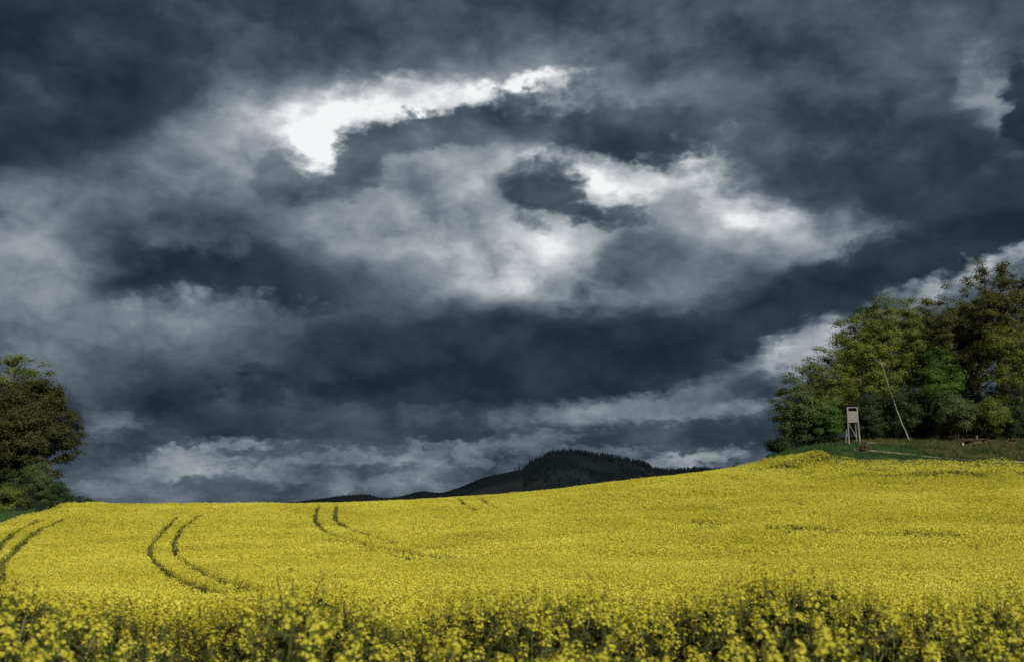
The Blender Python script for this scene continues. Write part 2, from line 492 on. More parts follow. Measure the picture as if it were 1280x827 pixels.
# the 300 plants nearest the camera, each a thing of its own
cx, cy = scatter(4.15, 11, 9, .53, .4)
order = np.argsort(cy)[:300]
cx, cy = cx[order], cy[order]
NEAR1 = float(cy[-1])
LBL = 'yellow flowering rapeseed plant in the blurred front strip of the field'
GRP = 'rapeseed plants along the front edge of the field'
protos = []
for v in range(8):
    st, lf, fl = rape_arrays(100 + v, 5 + v % 3, 30, bare=.35 if v < 5 else .9)
    root = empty('rapeseed_plant', (0, 0, 0), LBL, 'plant', GRP)
    st.build('stalk', M['plant_stem'], root); lf.build('foliage', M['plant_leaf'], root); fl.build('blossom', M['petal'], root)
    protos.append(root)
cs = crop_scale(cx, cy)
pick = random.Random(4)
for i in range(len(cx)):
    pc = cx[i] / cy[i] * F * 1.03 + 640
    green = np.interp(pc, [-50, 15, 70, 125, 180, 310, 350, 400, 460, 520, 560, 620, 720, 900, 960, 1010, 1080, 1200, 1300], [.3, .5, .6, .35, .12, .25, .6, .65, .45, .12, .4, .3, .35, .3, .5, .5, .3, .4, .35])
    src = protos[i % 8] if i < 8 else protos[(5 + i % 3) if pick.random() < green else i % 5]
    if i < 8:
        o = src
    else:
        o = src.copy(); C.objects.link(o)
        for ch in src.children:
            c = ch.copy(); C.objects.link(c); c.parent = o
    o.location = (cx[i], cy[i], H1(cx[i], cy[i]) - .02)
    o.rotation_euler = (random.Random(i).uniform(-.1, .1), random.Random(i + 999).uniform(-.1, .1), rng.random() * 6.283)
    s = cs[i] * rng.uniform(.9, 1.08)
    o.scale = (s * 1.05, s * 1.05, s)

# ----------------------------------------------------------------- the rest of the crop, one mass
crop = MB()
x, y = scatter(NEAR1, 14, 10)
k = rng.random(len(x)) > sstep(11, 14, y)
x, y = x[k], y[k]
z = H(x, y); sc = crop_scale(x, y) * rng.uniform(.9, 1.08, len(x))
vari = [rape_arrays(300 + v, 6 + v % 3, 20, True, .3) for v in range(6)]
for v in range(6):
    sel = np.arange(len(x)) % 6 == v
    n = sel.sum(); a = rng.random(n) * 2 * PI
    ca, sa = np.cos(a), np.sin(a)
    for k, mb in enumerate(vari[v]):
        for kk in mb.f:
            pass
        V = np.concatenate(mb.v)
        W = np.stack([(V[None, :, 0] * ca[:, None] - V[None, :, 1] * sa[:, None]) * sc[sel][:, None] * 1.05 + x[sel][:, None],
                      (V[None, :, 0] * sa[:, None] + V[None, :, 1] * ca[:, None]) * sc[sel][:, None] * 1.05 + y[sel][:, None],
                      V[None, :, 2] * sc[sel][:, None] + z[sel][:, None]], -1)
        for kk in mb.f:
            Fc = np.concatenate(mb.f[kk])
            allf = (Fc[None] + (np.arange(n) * len(V))[:, None, None]).reshape(-1, kk) + crop.n
            crop.f.setdefault(kk, []).append(allf); crop.mi.setdefault(kk, []).append(np.full(len(allf), (1, 2, 0)[k]))
        crop.v.append(W.reshape(-1, 3)); crop.n += n * len(V)


def heads_layer(y0, y1, dens, per, spread, size, gsize, ng):
    x, y = scatter(y0, y1, dens)
    if y0 < 20:
        k = rng.random(len(x)) < sstep(11, 14, y)
        x, y = x[k], y[k]
    top = H(x, y) + CROP * (1 + .05 * vnoise(x, y, 1.1, 11) + .07 * vnoise(x, y, 3.4, 12) + .05 * vnoise(x, y, 9, 13))
    n = len(x)
    dz = rng.exponential(.11, n)
    c = np.stack([x, y, top - np.minimum(dz, .5)], 1)
    cc = np.repeat(c, per, 0) + rng.normal(0, 1, (n * per, 3)) * np.array([spread, spread, spread * .8])
    s = rng.uniform(size * .75, size * 1.25, n * per)
    crop.leaves(cc, s, s * .9, 0, kite=False)
    g = np.repeat(c, ng, 0); m = len(g)
    g = g + np.stack([rng.normal(0, .12, m), rng.normal(0, .12, m), -rng.uniform(.38, .85, m)], 1)
    a = rng.random(m) * PI
    w = gsize * rng.uniform(.6, 1.4, m); hh = rng.uniform(.3, .55, m)
    dx, dy = np.cos(a) * w, np.sin(a) * w
    v = np.stack([g + np.stack([-dx, -dy, -hh], 1), g + np.stack([dx, dy, -hh], 1), g + np.stack([rng.normal(0, .06, m), rng.normal(0, .06, m), hh * .6], 1)], 1)
    crop.add(v.reshape(-1, 3), np.arange(m * 3).reshape(m, 3), 1)


heads_layer(10.5, 28, 95, 9, .034, .038, .014, 3)
heads_layer(28, 55, 80, 7, .05, .05, .04, 1)
heads_layer(55, 134, 60, 5, .07, .075, .06, 1)
co = crop.build('rapeseed_crop', [M['petal'], M['crop_green'], M['plant_leaf']])
tag(co, 'dense yellow flowering rapeseed crop covering the rolling field', 'crop', kind='stuff')
print('crop faces', len(co.data.polygons))


# ----------------------------------------------------------------- trees
def bez(a, b, c, n):
    t = np.linspace(0, 1, n)[:, None]
    return (1 - t) ** 2 * np.asarray(a) + 2 * t * (1 - t) * np.asarray(b) + t * t * np.asarray(c)


def tree(name, label, cat, px, Yd, top, wpx, leaf, seed, base=.25, clumps=170, per=75, size=.24, bark='bark',
         lean=0.0, sig=.42, group=None, trunks=1, aspect=1.0, shell=2.2, droop=0.0):
    r = np.random.default_rng(seed)
    u = uu(px, 600); x0, y0 = u * Yd, Yd
    z0 = H1(x0, y0) - .08
    Ht = EYE + Yd * te(top) - z0
    Rd = wpx / 2 * Yd / F
    root = empty(name, (x0, y0, z0), label, cat, group)
    tr, cr = MB(), MB()
    nodes = []; nrad = []
    zc, zr = (base + 1) / 2 * Ht, (1 - base) / 2 * Ht
    dirs = r.normal(size=(9, 3)); dirs /= np.linalg.norm(dirs, axis=1)[:, None]
    amp = r.uniform(-.28, .42, 9)
    r0 = max(.035, Ht * .016)
    for tnk in range(trunks):
        off = r.normal(0, .25, 2) * (trunks > 1)
        th = Ht * (.86 if trunks == 1 else r.uniform(.6, .85))
        tt = np.linspace(0, 1, 9)
        P = np.stack([off[0] + lean * th * tt + np.cumsum(r.normal(0, .012 * Ht, 9)) * tt + (trunks > 1) * off[0] * 3 * tt,
                      off[1] + np.cumsum(r.normal(0, .012 * Ht, 9)) * tt + (trunks > 1) * off[1] * 3 * tt, th * tt], 1)
        rr = r0 / math.sqrt(trunks) * (1 - .86 * tt) * np.where(tt < .05, 1.35, 1)
        tr.tube(P, rr, 6)
        for k in range(3, 9):
            nodes.append(P[k]); nrad.append(rr[k])
        nl = (11 if trunks == 1 else 5)
        for k in range(nl):
            t = r.uniform(max(.14, base * .8), .85)
            b = np.array([np.interp(t, tt, P[:, i]) for i in range(3)])
            az = k * 2.4 + r.uniform(-.5, .5)
            reach = Rd * r.uniform(.6, .9) * math.sqrt(max(.15, 1 - ((b[2] - zc) / (zr * 1.15)) ** 2)) if abs(b[2] - zc) < zr else Rd * .4
            rise = r.uniform(.25, .95) * reach * (1 - droop)
            e = b + np.array([math.cos(az) * reach, math.sin(az) * reach, rise])
            m = b + np.array([math.cos(az) * reach * .45, math.sin(az) * reach * .45, rise * .75]) + r.normal(0, .08 * reach, 3)
            Q = bez(b, m, e, 7)
            rb = np.interp(t, tt, rr) * .6
            tr.tube(Q, rb * (1 - .8 * np.linspace(0, 1, 7)), 4)
            for q in range(2, 7):
                nodes.append(Q[q]); nrad.append(rb * (1 - .8 * q / 6))
    nodes = np.array(nodes); nrad = np.array(nrad)
    d = r.normal(size=(clumps, 3)); d /= np.linalg.norm(d, axis=1)[:, None]
    lob = 1 + ((np.maximum(d @ dirs.T, 0) ** 4) * amp).sum(1)
    rad = r.random(clumps) ** (1 / shell) * lob * .97
    cen = d * rad[:, None] * np.array([Rd * aspect, Rd * aspect, zr]) + np.array([lean * zc, 0, zc])
    cen[:, 2] = np.clip(cen[:, 2], base * Ht * .75, Ht)
    for c in cen:
        dd = np.linalg.norm(nodes - c, axis=1) + np.maximum(nodes[:, 2] - c[2], 0) * .6
        j = int(np.argmin(dd)); b = nodes[j]
        m = (b + c) / 2 + r.normal(0, .1, 3) * dd[j] + np.array([0, 0, .08 * dd[j]])
        tr.tube(bez(b, m, c, 4), np.linspace(max(.012, min(.05, nrad[j] * .5)), .006, 4), 3)
    per = per * 2.7; size = size * .74
    cnt = r.poisson(per * r.uniform(.5, 1.4, clumps))
    cl = np.repeat(np.arange(clumps), cnt)
    sg = .86 * sig * r.uniform(.7, 1.35, clumps)[cl][:, None]
    pts = cen[cl] + r.normal(size=(len(cl), 3)) * sg * np.array([1.15, 1.15, .62])
    ok = pts[:, 2] > .1
    pts = pts[ok]; clk = cl[ok]; sg0 = sg[ok]
    s = r.uniform(.7, 1.3, len(pts)) * size
    fc = (pts - np.array([lean * zc, 0, zc])) / np.array([Rd, Rd, zr]) * .8 + (pts - cen[clk]) / (sg0 + .05) * .35 + np.array([0, 0, .35])
    fc /= np.linalg.norm(fc, axis=1)[:, None] + 1e-6
    cr.leaves(pts, s, s * .75, 0, r=r, face=fc)
    tr.build('trunk', M[bark], root); cr.build('crown', M[leaf], root)
    return root


W = 'trees of the small wood on the right'
# right wood, front rank
tree('broadleaf_tree', 'small bushy tree at the open left end of the wood, crown down to the ground', 'tree', 998, 127, 466, 52, 'grey', 1, .06, 120, 60, .22, 'bark_dark', group=W, sig=.42)
tree('broadleaf_tree', 'thin-crowned tree with sky showing through, just left of the wooden hide', 'tree', 1034, 130, 437, 62, 'olive', 2, .12, 130, 42, .22, group=W, sig=.38)
tree('broadleaf_tree', 'slender sparse tree between the bushy end tree and the thin-crowned one', 'tree', 1014, 134, 450, 50, 'grey', 3, .15, 110, 45, .22, group=W, sig=.38)
tree('broadleaf_tree', 'yellowish leafy tree rising directly behind the wooden hide', 'tree', 1084, 134, 402, 74, 'gold', 4, .18, 180, 62, .24, group=W)
tree('broadleaf_tree', 'tall oak with dark forked limbs showing in a gap of its crown, behind the birch', 'tree', 1124, 139, 363, 94, 'olive', 5, .34, 190, 64, .25, 'bark_dark', group=W, shell=3.2)
tree('broadleaf_tree', 'lower olive tree filling the dip between the dark-limbed oak and the brown oak', 'tree', 1166, 143, 372, 66, 'olive', 6, .25, 150, 62, .25, group=W)
tree('broadleaf_tree', 'broad brownish oak with a rounded top, second highest crown of the wood', 'tree', 1206, 137, 352, 94, 'brown', 7, .25, 220, 66, .25, 'bark_dark', group=W)
tree('broadleaf_tree', 'tallest oak of the wood, brown crown cut by the right picture edge', 'tree', 1266, 133, 312, 108, 'brown', 8, .30, 250, 62, .25, 'bark_dark', group=W)
tree('broadleaf_tree', 'yellow-green tree in front of the tallest oak at the right picture edge', 'tree', 1284, 127.5, 388, 74, 'gold', 9, .22, 130, 55, .24, group=W)
tree('broadleaf_tree', 'dark tree standing mostly outside the right picture edge', 'tree', 1350, 131, 300, 100, 'olive', 10, .25, 200, 60, .26, group=W)
# understorey
S = 'shrubs under the wood on the right'
tree('young_beech', 'bright green young beech with layered leaves right of the leaning birch', 'tree', 1182, 129, 434, 56, 'green', 21, .22, 120, 70, .21, group=S, droop=.7, sig=.4)
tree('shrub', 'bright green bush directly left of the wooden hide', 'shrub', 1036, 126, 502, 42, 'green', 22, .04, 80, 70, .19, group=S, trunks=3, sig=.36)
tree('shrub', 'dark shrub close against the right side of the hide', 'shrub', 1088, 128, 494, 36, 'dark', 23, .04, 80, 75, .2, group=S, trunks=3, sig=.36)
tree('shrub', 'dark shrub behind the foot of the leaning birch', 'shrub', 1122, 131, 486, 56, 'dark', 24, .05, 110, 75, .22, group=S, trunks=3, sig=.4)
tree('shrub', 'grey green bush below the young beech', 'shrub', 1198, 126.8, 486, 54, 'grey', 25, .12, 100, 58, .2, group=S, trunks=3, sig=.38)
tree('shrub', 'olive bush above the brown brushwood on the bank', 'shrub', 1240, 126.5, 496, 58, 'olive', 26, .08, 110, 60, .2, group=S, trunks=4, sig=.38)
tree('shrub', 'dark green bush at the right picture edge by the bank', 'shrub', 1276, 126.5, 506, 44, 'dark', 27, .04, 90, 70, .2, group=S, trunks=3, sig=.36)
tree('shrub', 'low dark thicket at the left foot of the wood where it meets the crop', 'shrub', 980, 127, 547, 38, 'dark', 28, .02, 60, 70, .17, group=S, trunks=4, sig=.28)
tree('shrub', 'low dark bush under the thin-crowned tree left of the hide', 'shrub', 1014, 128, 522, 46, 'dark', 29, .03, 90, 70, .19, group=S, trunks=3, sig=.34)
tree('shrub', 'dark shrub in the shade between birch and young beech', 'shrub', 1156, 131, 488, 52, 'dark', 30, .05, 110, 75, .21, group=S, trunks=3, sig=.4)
# rank behind that closes the wood
B = 'trees deep inside the wood'
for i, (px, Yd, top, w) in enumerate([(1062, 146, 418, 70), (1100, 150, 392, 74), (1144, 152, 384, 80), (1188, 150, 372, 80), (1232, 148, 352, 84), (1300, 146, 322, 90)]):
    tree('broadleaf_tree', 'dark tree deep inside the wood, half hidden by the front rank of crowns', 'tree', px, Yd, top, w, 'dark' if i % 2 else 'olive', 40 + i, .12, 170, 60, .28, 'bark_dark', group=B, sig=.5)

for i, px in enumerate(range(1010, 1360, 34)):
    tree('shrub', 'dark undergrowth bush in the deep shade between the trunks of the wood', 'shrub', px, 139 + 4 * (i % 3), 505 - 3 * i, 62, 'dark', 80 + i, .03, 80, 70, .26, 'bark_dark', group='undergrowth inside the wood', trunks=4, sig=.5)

# leaning birch, bare white stem
def birch():
    xb, yb = uu(1138, 546) * 127.3, 127.3
    zb = H1(xb, yb) - .08
    root = empty('birch', (xb, yb, zb), 'slim white birch stem leaning left in front of the dark shrubs', 'tree')
    r = np.random.default_rng(77)
    s = 127.3 / F
    xt = -(1138 - 1106) * s; zt = EYE + 127.3 * te(448) - zb
    t = np.linspace(0, 1, 14)
    P = np.stack([xt * (t + .12 * np.sin(t * 3.1) * (1 - t)) + r.normal(0, .03, 14), r.normal(0, .03, 14), zt * t], 1)
    b = MB(); b.tube(P, .08 * (1 - .65 * t), 7)
    ends = []
    for k in range(16):
        q = r.uniform(.5, 1); p = np.array([np.interp(q, t, P[:, i]) for i in range(3)])
        a = r.random() * 6.28; L = r.uniform(.5, 1.4)
        e = p + np.array([math.cos(a) * L, math.sin(a) * L, r.uniform(.1, .9)])
        b.tube(bez(p, (p + e) / 2 + [0, 0, .2], e, 4), [.03, .02, .014, .008], 3); ends.append(e)
    b.build('trunk', M['birch'], root)
    c = MB(); E = np.repeat(np.array(ends), 40, 0)
    c.leaves(E + r.normal(0, .38, E.shape), .16, .12, r=r)
    c.build('crown', M['gold'], root)
birch()

# left group
LG = 'trees at the left picture edge'
tree('broadleaf_tree', 'big dark round-crowned tree at the left picture edge overhanging the crop', 'tree', 38, 113, 460, 126, 'left_leaf', 61, .16, 420, 66, .24, 'bark_dark', group=LG, sig=.42)
tree('broadleaf_tree', 'higher tree cut by the left picture edge behind the round-crowned one', 'tree', 0, 117, 450, 120, 'olive', 62, .18, 270, 66, .25, 'bark_dark', group=LG)
tree('broadleaf_tree', 'dark tree standing mostly outside the left picture edge', 'tree', -52, 114, 450, 110, 'brown', 63, .15, 220, 60, .26, 'bark_dark', group=LG)
LS = 'bushes under the left trees'
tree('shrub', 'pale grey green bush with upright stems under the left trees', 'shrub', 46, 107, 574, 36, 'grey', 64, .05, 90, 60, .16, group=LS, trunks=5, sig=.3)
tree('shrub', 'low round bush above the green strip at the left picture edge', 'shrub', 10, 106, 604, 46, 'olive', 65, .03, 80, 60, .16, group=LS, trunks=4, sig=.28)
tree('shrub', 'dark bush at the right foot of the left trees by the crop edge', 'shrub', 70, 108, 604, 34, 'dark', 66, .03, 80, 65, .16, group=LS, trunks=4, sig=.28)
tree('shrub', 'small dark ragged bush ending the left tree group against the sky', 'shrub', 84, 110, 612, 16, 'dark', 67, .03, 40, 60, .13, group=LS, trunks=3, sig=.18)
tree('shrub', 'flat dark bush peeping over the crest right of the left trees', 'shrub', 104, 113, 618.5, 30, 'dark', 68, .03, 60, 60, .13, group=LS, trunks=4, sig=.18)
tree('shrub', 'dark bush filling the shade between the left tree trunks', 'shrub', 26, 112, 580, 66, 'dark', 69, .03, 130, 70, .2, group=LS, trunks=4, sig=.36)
tree('shrub', 'tiny lone dark bush on the field crest left of the wood', 'shrub', 918, 131, 575, 7, 'dark', 70, .03, 16, 50, .12, trunks=2, sig=.14)


# ----------------------------------------------------------------- raised wooden hide
def hide():
    Yh = 125.5
    x0 = uu(1066, 552) * Yh; z0 = H1(x0, Yh) - .1
    root = empty('hunting_hide', (x0, Yh, z0), 'raised grey board hunting hide on poles at the edge of the wood', 'hide')
    root.rotation_euler = (0, 0, R(-3))
    top = EYE + Yh * te(505.5) - z0
    w, d = 1.36, 1.3
    zf = top - 2.2; zt = top - .08              # floor, eaves
    t = .03

    def wall(name, horiz, pos, length, slit):
        m = MB(); n = 11; bh = (zt - zf) / n
        for k in range(n):
            zc = zf + (k + .5) * bh
            segs = [(-length / 2, length / 2)]
            if slit and k in (7, 8):
                segs = [(-length / 2, -length / 2 + .2), (length / 2 - .16, length / 2)]
            for a, b in segs:
                L = b - a; c = (a + b) / 2
                j = rng.uniform(0, .008)
                if horiz: m.box((c, pos - j, zc), (L, t, bh - .012))
                else: m.box((pos + (j if pos > 0 else -j), c, zc), (t, L, bh - .012))
        return m.build(name, M['wood'], root)
    fw = wall('front_wall', True, -d / 2, w, True)
    wall('rear_wall', True, d / 2, w, False)
    wall('side_wall', False, -w / 2 + .02, d - .08, True); wall('side_wall', False, w / 2 - .02, d - .08, False)
    m = MB(); m.box((0, 0, zf - .04), (w + .06, d + .06, .07)); m.build('floor_platform', M['wood'], root)
    m = MB(); m.box((0, 0, (zf + zt) / 2), (.05, d - .2, zt - zf - .1)); m.box((0, d / 2 - .08, (zf + zt) / 2), (w - .12, .02, zt - zf - .06)); m.build('inner_panels', M['inside'], root)  # dark centre panel and rear panel inside the cabin
    m = MB()
    rx = np.array([[1, 0, 0], [0, math.cos(.1), -math.sin(.1)], [0, math.sin(.1), math.cos(.1)]])
    m.box((-.08, -.04, top - .0), (w + .40, d + .5, .07), rx); m.build('roof', M['wood_dark'], root)
    for sx in (-1, 1):
        for sy in (-1, 1):
            m = MB(); ex = .03
            m.tube([(sx * (w / 2 - .05) + sx * ex, sy * (d / 2 - .05) + sy * ex, -.1), (sx * (w / 2 - .05), sy * (d / 2 - .05), zf - .08)], [.095, .085] if (sx, sy) == (-1, -1) else [.07, .06], 8)
            m.build('leg', M['post'], root)
    m = MB(); m.tube([(-w / 2 + .1, -d / 2 - .03, zf - .12), (w / 2 - .35, -d / 2 - .06, .7)], [.04, .04], 6); m.build('brace', M['post'], root)
    m = MB(); m.tube([(-w / 2 - .02, -d / 2 + .1, .5), (-w / 2 + .0, d / 2 - .1, zf - .2)], [.045, .045], 6); m.build('brace', M['post'], root)
    lad = MB()
    for yy in (-.32, .12):
        lad.tube([(w / 2 + .16, yy, -.05), (w / 2 + .08, yy, zf + .2)], [.045, .04], 6)
    lo = lad.build('ladder', M['post'], root)
    rg = MB()
    for k in range(7):
        q = (k + .7) / 8
        rg.tube([(w / 2 + .16 - .1 * q, -.36, q * (zf + .25) - .05), (w / 2 + .16 - .1 * q, .16, q * (zf + .25) - .05)], [.025, .025], 5)
    rg.build('rungs', M['post'], lo)
hide()


# ----------------------------------------------------------------- small things on the bank
def log():
    x0 = uu(1089, 545) * 124; z0 = H1(x0, 124)
    root = empty('log', (x0, 124, z0), 'short pale log lying in the shade between hide and birch', 'log')
    m = MB(); m.tube([(-.56, .04, .14 + .1), (-.2, .0, .25), (.2, .01, .24), (.55, -.03, .21)], [.12, .13, .13, .11], 9); m.build('stem', M['log'], root)
    for sx in (-.56, .55):
        c = MB(); th = np.arange(9) * 2 * PI / 9
        v = np.stack([np.full(9, sx + math.copysign(.004, sx)), .118 * np.cos(th) + (.04 if sx < 0 else -.03), .118 * np.sin(th) + (.24 if sx < 0 else .21)], 1)
        c.add(v, [list(range(9))]); c.build('cut_end', M['cut'], root)
log()


def heap(name, label, cat, px, Yd, w, h, n, seed, mat='twigs'):
    r = np.random.default_rng(seed)
    x0 = uu(px, 555) * Yd; z0 = H1(x0, Yd)
    m = MB()
    a = np.linspace(0, 2 * PI, 13)[:-1]
    V = [(0, 0, h * .8)]; Fc = []
    for k, q in enumerate((.5, 1.0)):
        for b in a:
            V.append((math.cos(b) * w / 2 * q * r.uniform(.8, 1.1), math.sin(b) * w / 3 * q * r.uniform(.8, 1.1), h * (.6 if k == 0 else -.25) * r.uniform(.8, 1.1)))
    m.add(V, [[0, 1 + k, 1 + (k + 1) % 12] for k in range(12)])
    m.n -= len(V)
    m.add(V, [[1 + k, 13 + k, 13 + (k + 1) % 12, 1 + (k + 1) % 12] for k in range(12)])
    for k in range(n):
        c = np.array([r.normal(0, w * .24), r.normal(0, w * .15), h * r.uniform(.2, .9)]); d = r.normal(size=3); d[2] *= .35; d /= np.linalg.norm(d)
        L = r.uniform(.3, .9) * min(1.0, w)
        m.tube([c - d * L / 2, c + r.normal(0, .04, 3), c + d * L / 2], [.018, .016, .008], 4)
    o = m.build(name, M[mat])
    o.location = (x0, Yd, z0)
    tag(o, label, cat)
    return o
heap('brush_pile', 'small dark heap of cut brushwood right of the hide', 'brush pile', 1081, 120.2, 1.4, .75, 90, 5)
heap('brush_pile', 'wide reddish brown heap of branches on the bank below the olive bush', 'brush pile', 1222, 124.2, 3.6, .55, 200, 6)
heap('brush_pile', 'low brown heap of twigs at the right end of the bank', 'brush pile', 1262, 123.6, 2.6, .4, 130, 7)


def stump(px, Yd, h, rad, label, mat):
    x0 = uu(px, 553) * Yd; z0 = H1(x0, Yd) - .05
    root = empty('tree_stump', (x0, Yd, z0), label, 'stump')
    m = MB(); m.tube([(0, 0, 0), (.02, 0, h * .3), (.03, 0, h)], [rad * 1.4, rad * 1.05, rad], 10); m.build('stem', M[mat], root)
    th = np.arange(10) * 2 * PI / 10
    c = MB(); c.add(np.stack([.03 + rad * .97 * np.cos(th), rad * .97 * np.sin(th), h + .003 + .04 * np.cos(th) * 0], 1), [list(range(10))]); c.build('cut_top', M['cut'], root)
stump(1203, 122.9, .42, .13, 'small whitish stump in front of the brown branches on the bank', 'cut')
stump(1221, 125.4, .9, .15, 'brown upright broken stump behind the branch heap', 'log')

# worn track on the verge
tp = [(1068, 562.5), (1085, 563), (1110, 565), (1140, 568), (1175, 572), (1215, 575), (1260, 577), (1330, 578)]
pts = np.array([at(px, py, .02) for px, py in tp])
tq = np.linspace(0, len(pts) - 1, 80)
cxp = pchip(np.arange(len(pts)), pts[:, 0], tq); cyp = pchip(np.arange(len(pts)), pts[:, 1], tq)
rows = []
for k in range(5):
    off = (k - 2) * .22 + .05 * vnoise(tq * 7, tq * 0 + k, 1.0, 4)
    rows.append(np.stack([cxp, cyp + off, H(cxp, cyp + off) + .03], 1))
V = np.stack(rows, 1).reshape(-1, 3)
i = np.arange(79)[:, None] * 5 + np.arange(4)[None]
f = np.stack([i, i + 5, i + 6, i + 1], -1).reshape(-1, 4)
tag(link_mesh('path', V, [f], 4, M['track'], smooth=True), kind='structure')


# grass on verge and bank
def blades(name, label, mat, region, n, h, px0, px1, y0, y1, w=.03):
    u = rng.uniform(uu(px0), uu(px1), n); y = rng.uniform(y0, y1, n); x = u * y
    e = edge_at(np.clip(u, UK[0], UK[-1]))
    k = region(x, y, u, y - e) & (dist_poly(x, y, pts) > .42)
    x, y = x[k], y[k]
    n = len(x)
    c = np.stack([x, y, H(x, y) - .02], 1)
    cl = 4
    c = np.repeat(c, cl, 0); n *= cl
    c[:, 0] += rng.normal(0, .1, n); c[:, 1] += rng.normal(0, .1, n)
    hh = h * rng.uniform(.4, 1.3, n) * (1 + .75 * vnoise(c[:, 0], c[:, 1], 1.3, 21))
    a = rng.random(n) * PI
    dx, dy = np.cos(a) * w, np.sin(a) * w
    t = c + np.stack([rng.normal(0, .3, n) * hh, rng.normal(0, .3, n) * hh, hh], 1)
    m = MB(); m.add(np.stack([c - np.stack([dx, dy, 0 * dx], 1), c + np.stack([dx, dy, 0 * dx], 1), t], 1).reshape(-1, 3), np.arange(n * 3).reshape(n, 3))
    tag(m.build(name, M[mat]), label, 'grass', kind='stuff')


blades('grass', 'short green grass on the verge between crop and wood', 'grass', lambda x, y, u, d: (d > 0.3) & (d < np.interp(u, [.33, .39, .43, .5], [12, 9, 4.5, 3.2]) + 1.2 * vnoise(x, y, 3, 2)), 34000, .26, 962, 1420, 108, 130)
blades('dry_grass', 'tufty yellowish brown dry grass on the bank below the wood', 'dry', lambda x, y, u, d: (d > np.interp(u, [.33, .39, .43, .5], [11, 8, 4, 3]) + 1.5 * vnoise(x, y, 3, 2)) & (d < 22), 26000, .42, 1000, 1420, 114, 136)
blades('meadow_grass', 'dark green meadow strip under the left trees', 'grass', lambda x, y, u, d: d > .3, 18000, .25, -160, 115, 86, 122)


# ----------------------------------------------------------------- distant hill
RIDGE = [(150, 640), (280, 634), (350, 629), (405, 623), (426, 620), (456, 618), (481, 622), (505, 619), (528, 613.5), (549, 615.5), (578, 607.5), (604, 597), (633, 591),
         (646, 588), (658, 586), (671, 578), (692, 568), (717, 566), (739, 570), (772, 575), (806, 581.5), (819, 588), (844, 590), (886, 588), (920, 592), (1000, 600), (1150, 615), (1300, 635)]
rp_u = np.array([uu(a, 600) for a, b in RIDGE]); rp_e = np.array([te(b) for a, b in RIDGE])
YR = 2500.0


def hill_z(x, y):
    u = x / y
    e = pchip(rp_u, rp_e, u)
    zr = EYE + YR * e
    t = (y - YR) / np.where(y < YR, 950.0, 900.0)
    t = t + .10 * vnoise(x, y, 420, 31) * (np.abs(t) > .04)
    prof = np.where(np.abs(t) < 1, .5 + .5 * np.cos(PI * np.clip(t, -1, 1)), 0)
    n = (vnoise(x, y, 260, 32) * 9 + vnoise(x, y, 90, 33) * 4) * np.clip(np.abs(t) * 5, 0, 1) * prof
    return -40 + (zr + 40) * prof + n


ug = np.linspace(rp_u[0], rp_u[-1], 260); yg = np.concatenate([np.linspace(1480, 2400, 50), np.linspace(2410, 2600, 20), np.linspace(2640, 3450, 20)])
U, YY = np.meshgrid(ug, yg, indexing='ij')
XX = U * YY
ZZ = hill_z(XX, YY)
idx = np.arange(U.size).reshape(U.shape)
f = np.stack([idx[:-1, :-1], idx[1:, :-1], idx[1:, 1:], idx[:-1, 1:]], -1).reshape(-1, 4)
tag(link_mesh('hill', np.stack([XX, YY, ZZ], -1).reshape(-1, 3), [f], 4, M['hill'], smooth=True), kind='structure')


def cone_trees(x, y, z, h, wid, seed):
    r = np.random.default_rng(seed); n = len(x); mb = MB()
    for lo, hi, wd in ((.05, .62, 1.0), (.35, .85, .68), (.6, 1.0, .4)):
        k = 6; th = np.arange(k) * 2 * PI / k
        ph = r.random((n, 1)) * 6.28
        rr = wid[:, None] * wd * r.uniform(.75, 1.25, (n, k))
        ring = np.stack([x[:, None] + np.cos(th + ph) * rr, y[:, None] + np.sin(th + ph) * rr, z[:, None] + h[:, None] * (lo + r.uniform(-.03, .03, (n, k)))], -1)
        apex = np.stack([x, y, z + h * hi], -1)[:, None]
        V = np.concatenate([ring, apex], 1)
        b = (np.arange(n) * (k + 1))[:, None, None]
        Fc = np.array([[i, (i + 1) % k, k] for i in range(k)])[None] + b
        mb.add(V.reshape(-1, 3), Fc.reshape(-1, 3))
    return mb


